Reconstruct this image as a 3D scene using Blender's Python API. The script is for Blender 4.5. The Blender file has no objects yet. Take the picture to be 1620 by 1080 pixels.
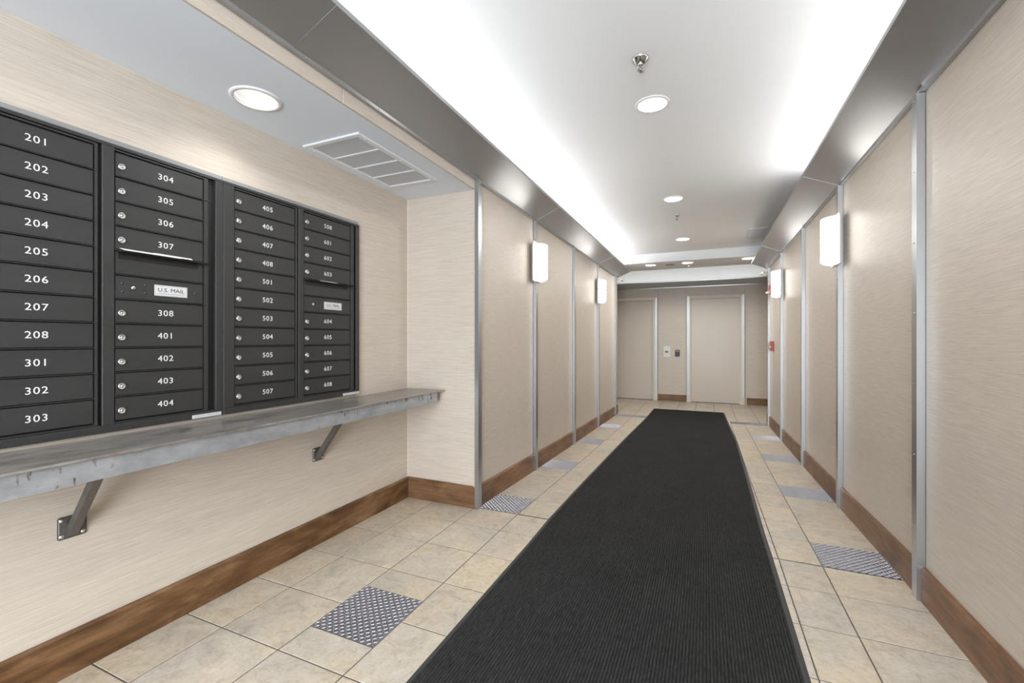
import bpy, bmesh, math, random
from mathutils import Vector, Matrix
random.seed(7)
sc = bpy.context.scene
col = sc.collection
PI = math.pi

# ------------------------------------------------------------------ camera, world, exposure
cam_d = bpy.data.cameras.new('camera')
cam_d.sensor_width = 36.0
cam_d.lens = 700.0 / 1620.0 * 36.0
cam_d.shift_y = -2.0 / 1620.0
cam_d.clip_start = 0.02
cam = bpy.data.objects.new('camera', cam_d)
cam.location = (0, 0, 1.10)
cam.rotation_euler = (PI / 2, 0, math.atan(307.0 / 700.0))
col.objects.link(cam)
sc.camera = cam

sc.view_settings.view_transform = 'Standard'
sc.view_settings.look = 'None'
sc.view_settings.gamma = 1.0
sc.view_settings.use_curve_mapping = False
sc.view_settings.exposure = 0.0
try:
    sc.cycles.use_denoising = True
    sc.cycles.max_bounces = 10
    sc.cycles.diffuse_bounces = 6
    sc.cycles.glossy_bounces = 5
    sc.cycles.sample_clamp_indirect = 6.0
    sc.cycles.caustics_reflective = False
except Exception:
    pass

w = bpy.data.worlds.new('world')
sc.world = w
w.use_nodes = True
w.node_tree.nodes['Background'].inputs[0].default_value = (0.86, 0.93, 1.0, 1)
w.node_tree.nodes['Background'].inputs[1].default_value = 2.5

P_COVE = 25.0
P_DAY = 200.0
P_CAN = 18.0
E_SHADE = 7.0


def area(name, loc, rot, sx, sy, power, color=(1, 1, 1), spread=None):
    d = bpy.data.lights.new(name, 'AREA')
    d.shape = 'RECTANGLE'
    d.size = sx
    d.size_y = sy
    d.energy = power
    d.color = color
    if spread:
        d.spread = spread
    o = bpy.data.objects.new(name, d)
    o.location = loc
    o.rotation_euler = rot
    col.objects.link(o)
    return o


# daylight entering through the glazed entrance behind the camera
area('entrance_daylight', (.05, -2.3, 1.2), (PI / 2, 0, math.radians(26)), 1.5, 2.1, P_DAY, (0.86, 0.93, 1.0))
# fluorescent tubes lying in the coves behind the metal trims, shining up
area('cove_tube_light', (-1.29, 3.1, 2.235), (PI, PI / 180 * 38, 0), 0.04, 8.4, P_COVE * 1.0, (1, 1, 1))
area('cove_tube_light', (0.755, 1.6, 2.235), (PI, -PI / 180 * 38, 0), 0.04, 5.2, P_COVE * 0.62, (1, 0.98, 0.97))
area('cove_tube_light', (-0.6, 9.46, 2.235), (PI, 0, 0), 4.6, 0.04, P_COVE * 0.22, (1, 0.97, 0.92))

XL, XR, XA = -1.382, 0.845, -1.925      # wallcovering faces
YE = 2.56                               # return wall of the mail alcove
YB = 9.55                               # back wall
ZC = 2.471                              # corridor ceiling
ZA = 2.087                              # alcove ceiling
POST_L = [2.545, 3.61, 4.85, 6.07, 7.33]
POST_R = [2.40, 3.62, 4.86, 6.13, 7.31]


def fz(y):
    pts = [(-10, 0), (2.575, 0), (4.1, -.052), (7.3, -.136), (20, -.136)]
    for (a, za), (b, zb) in zip(pts, pts[1:]):
        if y <= b:
            return za + (zb - za) * (y - a) / (b - a)
    return -.136


# ------------------------------------------------------------------ materials
def lin(c):
    return tuple(((v / 255) / 12.92 if v / 255 <= .04045 else ((v / 255 + .055) / 1.055) ** 2.4) for v in c) + (1,)


class NT:
    def __init__(s, name):
        s.m = bpy.data.materials.new(name)
        s.m.use_nodes = True
        s.t = s.m.node_tree
        s.b = s.t.nodes['Principled BSDF']

    def n(s, typ, **kw):
        o = s.t.nodes.new(typ)
        for k, v in kw.items():
            if k in o.inputs:
                o.inputs[k].default_value = v
            else:
                setattr(o, k, v)
        return o

    def l(s, a, b):
        s.t.links.new(a, b)

    def coord(s, kind='Object', scale=(1, 1, 1), jitter=False):
        if kind == 'Position':
            src = s.n('ShaderNodeNewGeometry').outputs['Position']
        else:
            src = s.n('ShaderNodeTexCoord').outputs[kind]
        if jitter:
            oi = s.n('ShaderNodeObjectInfo')
            mu = s.n('ShaderNodeVectorMath', operation='SCALE')
            cb = s.n('ShaderNodeCombineXYZ')
            for k in range(3):
                s.l(oi.outputs['Random'], cb.inputs[k])
            s.l(cb.outputs[0], mu.inputs[0])
            mu.inputs['Scale'].default_value = 37.0
            ad = s.n('ShaderNodeVectorMath', operation='ADD')
            s.l(src, ad.inputs[0])
            s.l(mu.outputs[0], ad.inputs[1])
            src = ad.outputs[0]
        mp = s.n('ShaderNodeMapping')
        mp.inputs['Scale'].default_value = scale
        s.l(src, mp.inputs['Vector'])
        return mp.outputs[0]

    def noise(s, vec, scale, detail=4, rough=.55, dist=0.0):
        o = s.n('ShaderNodeTexNoise')
        o.inputs['Scale'].default_value = scale
        o.inputs['Detail'].default_value = detail
        o.inputs['Roughness'].default_value = rough
        o.inputs['Distortion'].default_value = dist
        s.l(vec, o.inputs['Vector'])
        return o.outputs['Fac']

    def ramp(s, fac, stops):
        o = s.n('ShaderNodeValToRGB')
        e = o.color_ramp.elements
        e[0].position, e[0].color = stops[0]
        e[1].position, e[1].color = stops[-1]
        for p, c in stops[1:-1]:
            k = e.new(p)
            k.color = c
        s.l(fac, o.inputs[0])
        return o.outputs[0]

    def mix(s, fac, a, b, mode='MIX'):
        o = s.n('ShaderNodeMix', data_type='RGBA', blend_type=mode)
        for i, v in ((0, fac), (6, a), (7, b)):
            if hasattr(v, 'links'):
                s.l(v, o.inputs[i])
            else:
                o.inputs[i].default_value = v
        return o.outputs[2]

    def bump(s, h, strength=.3, dist=.002):
        o = s.n('ShaderNodeBump')
        o.inputs['Strength'].default_value = strength
        o.inputs['Distance'].default_value = dist
        s.l(h, o.inputs['Height'])
        s.l(o.outputs[0], s.b.inputs['Normal'])

    def set(s, **kw):
        names = {'color': 'Base Color', 'rough': 'Roughness', 'metal': 'Metallic', 'spec': 'Specular IOR Level',
                 'emc': 'Emission Color', 'ems': 'Emission Strength', 'aniso': 'Anisotropic'}
        for k, v in kw.items():
            i = s.b.inputs[names[k]]
            if hasattr(v, 'links'):
                s.l(v, i)
            else:
                i.default_value = v
        return s.m


def m_plain(name, rgb, rough=.5, metal=0, spec=.5, var=.05, vs=30):
    n = NT(name)
    c = lin(rgb)
    d = tuple(x * (1 - var) for x in c[:3]) + (1,)
    f = n.noise(n.coord('Object'), vs, 3)
    return n.set(color=n.mix(f, c, d), rough=rough, metal=metal, spec=spec)


def m_wallcover(name, a, b, rough=.55):
    n = NT(name)
    v = n.coord('Position', (5, 5, 230))
    f = n.noise(v, 1.6, 5, .62)
    v2 = n.coord('Position', (1, 1, 3))
    g = n.noise(v2, 1.1, 3)
    c1 = n.ramp(f, [(.32, lin(a)), (.68, lin(b))])
    c2 = n.mix(g, (.96, .95, .93, 1), (1, 1, 1, 1))
    c = n.mix(1.0, c1, c2, 'MULTIPLY')
    n.bump(f, .3, .0012)
    return n.set(color=c, rough=.40, spec=.55)


def m_metal(name, rgb, rough=.3, stretch=(1, 400, 400), var=.12, aniso=0.0, bumpy=.0, metal=1.0, tangent=None):
    n = NT(name)
    if tangent:
        tv = n.n('ShaderNodeCombineXYZ')
        for k in range(3):
            tv.inputs[k].default_value = tangent[k]
        n.l(tv.outputs[0], n.b.inputs['Tangent'])
    f = n.noise(n.coord('Position', stretch), 1.0, 4, .6)
    c = lin(rgb)
    d = tuple(x * (1 - var) for x in c[:3]) + (1,)
    g = n.noise(n.coord('Position'), 2.5, 3)
    r = n.n('ShaderNodeMapRange')
    r.inputs['To Min'].default_value = rough
    r.inputs['To Max'].default_value = rough * 1.12
    n.l(g, r.inputs['Value'])
    if bumpy:
        n.bump(f, bumpy, .0008)
    return n.set(color=n.mix(f, c, d), rough=r.outputs[0], metal=metal, aniso=aniso)


def m_wood(name, a, b, c, axis='Y'):
    n = NT(name)
    st = (1.5, .7, 1.5) if axis == 'Y' else (.7, 1.5, 1.5)
    v = n.coord('Position', st)
    f = n.noise(v, 3.0, 6, .6, 1.6)
    st2 = (60, 2.5, 60) if axis == 'Y' else (2.5, 60, 60)
    g = n.noise(n.coord('Position', st2), 1.6, 5, .65)
    k = n.ramp(f, [(.3, lin(a)), (.5, lin(b)), (.72, lin(c))])
    gg = n.ramp(g, [(.3, (.62, .60, .58, 1)), (.7, (1.15, 1.15, 1.15, 1))])
    cc = n.mix(1.0, k, gg, 'MULTIPLY')
    n.bump(g, .15, .001)
    return n.set(color=cc, rough=.42, spec=.4)


M = {}
M['cover'] = m_wallcover('grasscloth_wallcovering', (184, 173, 161), (208, 198, 186))
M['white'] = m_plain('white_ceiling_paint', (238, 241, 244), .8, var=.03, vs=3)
M['alcove_daylit'] = m_plain('alcove_ceiling_daylight_tint', (224, 230, 238), .75, var=.02, vs=3)  # white paint tinted cool to stand in for daylight bounced into the alcove
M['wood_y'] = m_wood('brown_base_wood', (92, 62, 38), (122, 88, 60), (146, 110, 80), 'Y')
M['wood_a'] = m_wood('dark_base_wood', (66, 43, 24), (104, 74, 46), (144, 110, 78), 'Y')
M['wood_x'] = m_wood('end_base_wood', (92, 66, 44), (118, 88, 62), (138, 106, 78), 'X')
M['trim'] = m_metal('brushed_cove_metal', (180, 181, 183), .32, (60, .6, 60), .05, .85, 0, metal=.88, tangent=(1, 0, 0))
M['trimx'] = m_metal('brushed_cove_metal_end', (200, 202, 204), .34, (.6, 60, 60), .05, .8, 0, metal=.7, tangent=(0, 1, 0))
M['casing'] = m_metal('door_casing_aluminium', (196, 196, 194), .45, (200, 200, 1.5), .08, metal=.7)
M['alu'] = m_metal('satin_aluminium', (188, 190, 192), .30, (80, 80, 1.0), .06, .6, 0, tangent=(0, 0, 1))
M['screw'] = m_metal('bright_screw', (225, 225, 225), .25)
M['shadow_gap'] = m_plain('black_gap', (14, 14, 14), .6)

# floor tile: mottled limestone-look porcelain
n = NT('mottled_beige_tile')
v = n.coord('Object', (1, 1, 1), jitter=True)
f1 = n.noise(v, 13, 10, .72, 1.0)
f2 = n.noise(v, 3.2, 3, .5, .3)
f3 = n.noise(v, 60, 4, .7)
c1 = n.ramp(f1, [(.34, lin((160, 148, 132))), (.48, lin((196, 184, 165))), (.58, lin((207, 197, 181))), (.7, lin((222, 215, 204)))])
c2 = n.ramp(f2, [(.40, lin((178, 175, 170))), (.60, lin((204, 189, 165)))])
cc = n.mix(.45, c1, c2)
c3 = n.ramp(f3, [(.36, (.74, .73, .72, 1)), (.5, (1, 1, 1, 1))])
cc = n.mix(.6, cc, c3, 'MULTIPLY')
oi = n.n('ShaderNodeObjectInfo')
tint = n.ramp(oi.outputs['Random'], [(0, (.93, .92, .91, 1)), (.5, (1, 1, .99, 1)), (1, (1.03, 1.0, .95, 1))])
cc = n.mix(1.0, cc, tint, 'MULTIPLY')
n.bump(f3, .08, .001)
M['tile'] = n.set(color=cc, rough=.34, spec=.45)
M['grout'] = m_plain('grey_brown_grout', (96, 90, 86), .9, var=.15, vs=80)
M['plate'] = m_metal('diamond_plate_steel', (186, 187, 197), .33, (40, 40, 40), .2)

# entrance mat
n = NT('charcoal_ribbed_mat')
f = n.noise(n.coord('Object', (160, 30, 160)), 1.0, 5, .75)
g = n.noise(n.coord('Object'), 3.5, 4)
c = n.ramp(f, [(.3, lin((28, 28, 28))), (.7, lin((68, 68, 67)))])
c = n.mix(1.0, c, n.ramp(g, [(.3, (.85, .85, .85, 1)), (.7, (1.05, 1.05, 1.05, 1))]), 'MULTIPLY')
n.bump(f, .5, .003)
M['mat'] = n.set(color=c, rough=.95, spec=.15)
M['mat_groove'] = m_plain('mat_groove', (30, 31, 32), .95, spec=.1)
M['rubber'] = m_plain('black_rubber_border', (58, 59, 60), .6, spec=.4)

# mailboxes: black hammered powder coat
n = NT('black_textured_powder_coat')
f = n.noise(n.coord('Position'), 380, 2, .7)
n.bump(f, .7, .0016)
g = n.noise(n.coord('Position', (1, 1, 3)), 5, 4)
M['box'] = n.set(color=n.mix(g, lin((38, 38, 38)), lin((48, 48, 48))), rough=.42, spec=.55)
M['boxdark'] = m_plain('black_channel', (12, 12, 12), .5)
M['number'] = m_plain('engraved_white_number', (222, 222, 220), .5, var=.02)
M['lock'] = m_metal('nickel_lock', (214, 214, 214), .32)
M['plaque'] = m_plain('silver_plaque', (206, 206, 206), .45, var=.04)
M['ink'] = m_plain('dark_print', (40, 40, 40), .6)
M['paper'] = m_plain('white_paper', (236, 236, 232), .7, var=.03)
M['edge'] = m_plain('grey_edge_strip', (140, 140, 140), .6)

# steel shelf
n = NT('worn_steel_top')
f = n.noise(n.coord('Position', (3, 1, 3)), 5.0, 6, .65, .8)
g = n.noise(n.coord('Position', (2, 1.2, 1)), 2.2, 4, .6, 1.5)
c = n.ramp(f, [(.3, lin((112, 104, 98))), (.5, lin((146, 141, 136))), (.75, lin((176, 174, 172)))])
c = n.mix(n.ramp(g, [(.56, (0, 0, 0, 1)), (.74, (1, 1, 1, 1))]), c, lin((118, 90, 70)))
M['steel_top'] = n.set(color=c, rough=.3, metal=.35)
n = NT('galvanised_channel')
f = n.noise(n.coord('Position', (2, 1, 2)), 8.0, 6, .65)
s2 = n.noise(n.coord('Position', (1, 1, .5)), 46.0, 2, .5)
c = n.ramp(f, [(.3, lin((150, 152, 156))), (.7, lin((186, 189, 194)))])
m3 = n.noise(n.coord('Position'), 3.4, 2)
sp = n.mix(1.0, n.ramp(s2, [(.60, (0, 0, 0, 1)), (.66, (1, 1, 1, 1))]), n.ramp(m3, [(.46, (0, 0, 0, 1)), (.6, (1, 1, 1, 1))]), 'MULTIPLY')
c = n.mix(sp, c, lin((104, 72, 52)))
M['galv'] = n.set(color=c, rough=.45, metal=.55)
M['raw'] = m_metal('raw_dark_steel', (130, 126, 122), .45, (60, 60, 60), .45, metal=.7)

M['canwhite'] = m_plain('white_downlight_ring', (232, 232, 232), .45, var=.01)
M['reflector'] = m_plain('gloss_white_reflector', (245, 245, 245), .25, var=.01)
n = NT('lamp_glow')
M['lamp'] = n.set(color=(1, 1, 1, 1), emc=(1, .98, .94, 1), ems=6.0)
n = NT('frosted_sconce_glass')
M['shade'] = n.set(color=(.95, .95, .93, 1), rough=.4, emc=(1, .965, .90, 1), ems=E_SHADE)
M['sconce_plate'] = m_plain('putty_sconce_plate', (190, 182, 170), .4)
M['bandm'] = m_plain('dark_band_gap', (46, 44, 40), .6)
M['door'] = m_plain('putty_door_paint', (200, 190, 178), .33, var=.03, vs=2, spec=.5)
M['jamb'] = m_plain('putty_jamb_paint', (212, 203, 190), .45, var=.02, vs=2)
M['vent'] = m_plain('white_vent_enamel', (226, 228, 232), .5, var=.02)
M['ventback'] = m_plain('grey_vent_inside', (190, 192, 196), .8)
M['chrome'] = m_metal('chrome', (190, 190, 190), .18)
M['red'] = m_plain('red_alarm_plastic', (168, 72, 68), .4)
M['black'] = m_plain('black_plastic', (26, 26, 28), .4)
M['plastic'] = m_plain('white_plastic', (226, 224, 218), .5)
M['bead'] = m_plain('pale_corner_bead', (222, 212, 198), .5)


# ------------------------------------------------------------------ mesh helpers
def box(bm, x0, x1, y0, y1, z0, z1, mat=0, bev=0.0):
    vs = [bm.verts.new((x, y, z)) for x in (x0, x1) for y in (y0, y1) for z in (z0, z1)]
    F = []
    for q in ((0, 1, 3, 2), (4, 6, 7, 5), (0, 4, 5, 1), (2, 3, 7, 6), (0, 2, 6, 4), (1, 5, 7, 3)):
        f = bm.faces.new([vs[i] for i in q])
        f.material_index = mat
        F.append(f)
    if bev:
        es = set(e for f in F for e in f.edges)
        r = bmesh.ops.bevel(bm, geom=list(es), offset=bev, segments=1, affect='EDGES', profile=.5)
        for f in r['faces']:
            f.material_index = mat
    return vs


def xform(bm, vs, mtx):
    bmesh.ops.transform(bm, matrix=mtx, verts=vs)


def lathe(bm, prof, center, axis='Z', seg=24, mat=0, close=False):
    """prof: (radius, height) list; revolve about axis through centre"""
    rings = []
    for r, h in prof:
        ring = []
        if r < 1e-6:
            ring = [bm.verts.new((0, 0, h))]
        else:
            for k in range(seg):
                a = 2 * PI * k / seg
                ring.append(bm.verts.new((r * math.cos(a), r * math.sin(a), h)))
        rings.append(ring)
    for a, b in zip(rings, rings[1:]):
        for k in range(seg):
            k2 = (k + 1) % seg
            if len(a) == 1 and len(b) == 1:
                continue
            if len(a) == 1:
                f = bm.faces.new((a[0], b[k], b[k2]))
            elif len(b) == 1:
                f = bm.faces.new((a[k], a[k2], b[0]))
            else:
                f = bm.faces.new((a[k], a[k2], b[k2], b[k]))
            f.material_index = mat
            f.smooth = True
    vs = [v for r in rings for v in r]
    R = {'Z': Matrix.Identity(4), 'X': Matrix.Rotation(PI / 2, 4, 'Y'), '-X': Matrix.Rotation(-PI / 2, 4, 'Y'),
         '-Y': Matrix.Rotation(PI / 2, 4, 'X'), '-Z': Matrix.Rotation(PI, 4, 'X')}[axis]
    xform(bm, vs, Matrix.Translation(center) @ R)
    return vs


def tube(bm, p, q, r, seg=10, mat=0):
    p, q = Vector(p), Vector(q)
    d = q - p
    vs = lathe(bm, [(0, 0), (r, 0), (r, d.length), (0, d.length)], (0, 0, 0), seg=seg, mat=mat)
    xform(bm, vs, Matrix.Translation(p) @ d.to_track_quat('Z', 'Y').to_matrix().to_4x4())


def prism(bm, prof, axis, a, b, mat=0):
    """closed 2-D profile extruded along an axis; axis 'Y': prof=(x,z); axis 'X': prof=(y,z); 'Z': (x,y)"""
    def pt(p, t):
        return {'Y': (p[0], t, p[1]), 'X': (t, p[0], p[1]), 'Z': (p[0], p[1], t)}[axis]
    A = [bm.verts.new(pt(p, a)) for p in prof]
    B = [bm.verts.new(pt(p, b)) for p in prof]
    k = len(prof)
    for i in range(k):
        f = bm.faces.new((A[i], A[(i + 1) % k], B[(i + 1) % k], B[i]))
        f.material_index = mat
    for f in (bm.faces.new(A), bm.faces.new(B[::-1])):
        f.material_index = mat
    return A + B


def link(name, me, parent=None, loc=(0, 0, 0), rot=(0, 0, 0)):
    o = bpy.data.objects.new(name, me)
    o.location = loc
    o.rotation_euler = rot
    if parent is not None:
        o.parent = parent
        o.matrix_parent_inverse = Matrix.Translation(-Vector(parent.location))
    col.objects.link(o)
    return o


def mesh(name, bm, mats):
    bmesh.ops.recalc_face_normals(bm, faces=bm.faces)
    me = bpy.data.meshes.new(name)
    bm.to_mesh(me)
    bm.free()
    for m in (mats if isinstance(mats, (list, tuple)) else [mats]):
        me.materials.append(m)
    return me


def obj(name, bm, mats, parent=None, **kw):
    o = link(name, mesh(name, bm, mats), parent)
    for k, v in kw.items():
        o[k] = v
    return o


def struct(name, bm, mats):
    return obj(name, bm, mats, None, kind='structure')


def thing(name, label, cat, loc, group=None):
    o = bpy.data.objects.new(name, None)
    o.empty_display_size = .05
    o.location = loc
    col.objects.link(o)
    tag(o, label, cat, group)
    return o


def tag(o, label, cat, group=None):
    o['label'] = label
    o['category'] = cat
    if group:
        o['group'] = group
    return o


def bmn():
    return bmesh.new()


_textcache = {}


def text_mesh(s, size, mat, sx=1.0, ext=.0003, space=1.0, offset=0.0):
    key = (s, size, mat.name, sx)
    if key in _textcache:
        return _textcache[key]
    c = bpy.data.curves.new('print', 'FONT')
    c.body = s
    c.size = size
    c.align_x = 'CENTER'
    c.align_y = 'CENTER'
    c.extrude = ext
    c.offset = offset
    c.space_character = space
    c.resolution_u = 3
    o = bpy.data.objects.new('print', c)
    col.objects.link(o)
    bpy.context.view_layer.update()
    me = bpy.data.meshes.new_from_object(o.evaluated_get(bpy.context.evaluated_depsgraph_get()))
    bpy.data.objects.remove(o)
    me.transform(Matrix.Scale(sx, 4, (1, 0, 0)))
    me.materials.clear()
    me.materials.append(mat)
    _textcache[key] = me
    return me


# ------------------------------------------------------------------ floor
bm = bmn()
ys = [-3.0, 2.575, 4.1, 7.3, 9.7]
prev = None
GX0, GX1 = -3.2, 2.4
for y in ys:
    z = fz(y) - .0015
    cur = [bm.verts.new(p) for p in ((GX0, y, z), (GX1, y, z), (GX1, y, z - .1), (GX0, y, z - .1))]
    if prev:
        for i in range(4):
            bm.faces.new((prev[i], prev[(i + 1) % 4], cur[(i + 1) % 4], cur[i]))
    else:
        bm.faces.new(cur)
    prev = cur
bm.faces.new(prev[::-1])
floor = struct('floor', bm, M['grout'])

G = .0026


def slab_mesh(wx, wy, th, bev=.0012):
    bm = bmn()
    box(bm, -wx / 2, wx / 2, -wy / 2, wy / 2, -th, 0)
    top = [f for f in bm.faces if f.calc_center_median().z > -1e-6]
    es = set(e for f in top for e in f.edges)
    bmesh.ops.bevel(bm, geom=list(es), offset=bev, segments=1, affect='EDGES')
    return bm


_tiles = {}


def tile(x0, x1, y0, y1, name='floor_tile'):
    wx, wy = x1 - x0 - 2 * G, y1 - y0 - 2 * G
    if wx < .01 or wy < .01:
        return
    key = (round(wx, 3), round(wy, 3))
    if key not in _tiles:
        _tiles[key] = mesh('floor_tile', slab_mesh(key[0], key[1], .006), M['tile'])
    ym = (y0 + y1) / 2
    sl = (fz(y1 - .001) - fz(y0 + .001)) / (y1 - y0 - .002)
    z = (fz(y0 + .001) + fz(y1 - .001)) / 2 + random.uniform(-.0003, .0003)
    return link('floor_tile', _tiles[key], floor, ((x0 + x1) / 2, ym, z), (math.atan(sl), 0, 0))


def dplate_mesh(wx, wy):
    bm = slab_mesh(wx, wy, .006, .0008)
    p = .0155
    nx, ny = int(wx / p + .5), int(wy / p + .5)
    px, py = wx / nx, wy / ny
    for i in range(nx):
        for j in range(ny):
            cx, cy = -wx / 2 + (i + .5) * px, -wy / 2 + (j + .5) * py
            a = PI / 4 if (i + j) % 2 else -PI / 4
            L, Wd, H = .0092, .0027, .0027
            pts = [(-L, 0, 0), (-L * .45, -Wd, 0), (L * .45, -Wd, 0), (L, 0, 0), (L * .45, Wd, 0), (-L * .45, Wd, 0)]
            tp = [(-L * .6, 0, H), (L * .6, 0, H)]
            R = Matrix.Translation((cx, cy, 0)) @ Matrix.Rotation(a, 4, 'Z')
            v = [bm.verts.new(R @ Vector(q)) for q in pts]
            t = [bm.verts.new(R @ Vector(q)) for q in tp]
            for q in ((v[0], v[1], t[0]), (v[1], v[2], t[1], t[0]), (v[2], v[3], t[1]), (v[3], v[4], t[1]),
                      (v[4], v[5], t[0], t[1]), (v[5], v[0], t[0])):
                bm.faces.new(q)
    return bm


_pl = {}


def dplate(x0, x1, y0, y1):
    wx, wy = x1 - x0 - .002, y1 - y0 - .002
    key = (round(wx, 3), round(wy, 3))
    if key not in _pl:
        _pl[key] = mesh('diamond_plate', dplate_mesh(*key), M['plate'])
    sl = (fz(y1 - .001) - fz(y0 + .001)) / (y1 - y0 - .002)
    return link('diamond_plate', _pl[key], floor, ((x0 + x1) / 2, (y0 + y1) / 2, (fz(y0) + fz(y1)) / 2 + .0002),
                (math.atan(sl), 0, 0))


first_plate = dplate(-1.395, -1.092, 1.252, 1.557)
first_plate['label'] = 'raised-tread steel plate let into the tiles'
near_rows = [-.41, -.11, .195, .50, .805, 1.107, 1.41, 1.715, 2.02, 2.315, 2.575]
for y0, y1 in zip(near_rows, near_rows[1:]):
    for x0, x1 in ((-1.925, -1.70), (-1.70, -1.395), (-1.395, -1.092), (-1.092, -.785), (.03, .335), (.335, .52), (.52, .84)):
        if x0 == -1.395 and abs(y0 - 1.107) < .01:
            tile(x0, x1, 1.107, 1.252)
        elif x0 == -1.395 and abs(y0 - 1.41) < .01:
            tile(x0, x1, 1.557, 1.715)
        else:
            tile(x0, x1, y0, y1)
ramp_rows = [2.578, 2.888, 3.18, 3.47, 3.765, 4.07, 4.365, 4.66, 4.965, 5.265, 5.555, 5.845, 6.135, 6.44, 6.73, 7.02, 7.30, 7.50]
plates = {0, 4, 8, 12, 16}
for i, (y0, y1) in enumerate(zip(ramp_rows, ramp_rows[1:])):
    for x0, x1 in ((XL + .01, -1.092), (-1.092, -.785), (.03, .335), (.335, .52), (.52, .84)):
        wall_side = x0 < -1.3 or x0 == .52
        if i in plates and (wall_side or (i == 16 and x0 != .03)):
            dplate(x0, x1, y0, y1)
        else:
            tile(x0, x1, y0, y1)
lob_rows = [7.503, 7.81, 8.115, 8.42, 8.725, 9.03, 9.335, 9.55]
lob_x = [-2.31 + .305 * k for k in range(13)]
for y0, y1 in zip(lob_rows, lob_rows[1:]):
    for x0, x1 in zip(lob_x, lob_x[1:]):
        if y1 < 8.3 and x0 > -.85 and x1 < .28:
            continue
        tile(x0, x1, y0, y1)
bm = bmn()
for y0, y1 in zip(lob_rows, lob_rows[1:]):
    for x0 in (-2.92, -2.615, 1.35, 1.655, 1.96):
        box(bm, x0 + G, x0 + .305 - G, y0 + G, y1 - G, fz(8) - .006, fz(8))
obj('floor_tile', bm, M['tile'], floor, kind='stuff')
bm = bmn()
box(bm, .315, .83, 2.5735, 2.5795, -.004, .0012)
box(bm, -1.092, -.886, 2.5735, 2.5795, -.004, .0012)
obj('expansion_strip', bm, M['alu'], floor)

# ------------------------------------------------------------------ ceilings
LIGHTS_C = [(-.286, 2.680), (-.291, 4.55), (-.29, 6.42)]
LIGHTS_L = [(-.833, 7.56), (-.272, 7.56), (.577, 7.52)]
LIGHT_A = (-1.686, 1.238)
LIGHT_A2 = (-1.686, .05)
LIGHTS_B = [(-.286, .81), (-.286, -1.06)]
ZL = 2.333


def drilled(name, dims, holes, m, z):
    bm = bmn()
    box(bm, *dims)
    o = struct(name, bm, m)
    bc = bmn()
    for x, y in holes:
        bmesh.ops.create_cone(bc, cap_ends=True, segments=40, radius1=.084, radius2=.084, depth=.4,
                              matrix=Matrix.Translation((x, y, z)))
    c = obj('cutter', bc, m)
    md = o.modifiers.new('b', 'BOOLEAN')
    md.operation = 'DIFFERENCE'
    md.solver = 'EXACT'
    md.object = c
    bpy.context.view_layer.update()
    me = bpy.data.meshes.new_from_object(o.evaluated_get(bpy.context.evaluated_depsgraph_get()))
    o.modifiers.clear()
    o.data = me
    bpy.data.objects.remove(c)
    return o


drilled('ceiling', (-1.5, .97, -3, 7.33, ZC, ZC + .06), LIGHTS_C + LIGHTS_B, M['white'], ZC)
drilled('ceiling_alcove', (-2.05, XL - .0125, -.75, YE + .05, ZA, ZA + .06), [LIGHT_A, LIGHT_A2], M['alcove_daylit'], ZA)
drilled('ceiling_lobby', (-3.2, 2.4, 7.33, 8.12, ZL, ZC + .06), LIGHTS_L, M['white'], ZL)
bm = bmn()
box(bm, -3.2, 2.4, 8.12, YB + .1, 2.60, 2.66)
box(bm, -3.2, 2.4, 8.10, 8.12, ZL + .02, 2.66)
struct('ceiling_lobby_cove', bm, M['white'])


# ------------------------------------------------------------------ walls
def wall(name, x0, x1, y0, y1, z0, z1, m):
    bm = bmn()
    box(bm, x0, x1, y0, y1, z0, z1)
    return struct(name, bm, m)


wl = wall('wall_left', -1.53, XL - .012, YE + .002, 7.58, -.25, 2.54, M['white'])
wh = wall('wall_left_header', -1.53, XL - .012, -.75, YE, ZA + .061, 2.54, M['white'])
wr = wall('wall_right', XR + .012, 1.0, -3, 7.56, -.25, 2.54, M['white'])
wa = wall('wall_alcove_left', -2.05, XA, -.75, YE + .1, -.1, ZA, M['cover'])
we = wall('wall_alcove_end', XA, -1.53, YE, YE + .1, -.1, ZA, M['cover'])
wall('wall_alcove_start', XA, -1.394, -.85, -.75, -.1, 2.54, M['cover'])
wall('wall_left_entrance', -1.53, XL, -3, -.852, -.1, 2.54, M['cover'])
wb = wall('wall_back', -3.2, 2.4, YB + .07, YB + .15, -.25, 2.60, M['white'])
wall('wall_lobby_left', -3.3, -3.2, 7.4, YB + .15, -.25, 2.66, M['cover'])
wall('wall_lobby_right', 2.4, 2.5, 7.4, YB + .15, -.25, 2.66, M['cover'])
wall('wall_lobby_front_left', -3.2, -1.53, 7.48, 7.58, -.25, 2.4, M['cover'])
wall('wall_lobby_front_right', 1.0, 2.4, 7.46, 7.56, -.25, 2.4, M['cover'])


def panel(parent, dims, bev=.002, name='wall_panel'):
    bm = bmn()
    box(bm, *dims, bev=bev)
    return obj(name, bm, M['cover'], parent)


ZT = 2.16
pl = [p for p in POST_L] + [7.58]
for a, b in zip(pl, pl[1:]):
    panel(wl, (XL - .012, XL, a + .004, b - .002, -.2, ZT))
panel(wl, (-1.53, XL - .002, 7.58, 7.59, -.2, 2.4))
panel(we, (-1.53, XL - .003, YE - .002, YE + .012, 0, ZA))
for a, b in ((-.75, 1.40), (1.40, POST_L[0] + .003)):
    panel(wh, (XL - .012, XL, a + .001, b - .001, ZA - .001, ZT))
pr = [-3, -.05, 1.18] + POST_R + [7.56]
for a, b in zip(pr, pr[1:]):
    panel(wr, (XR, XR + .012, a + .003, b - .001, -.2, ZT))
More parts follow.
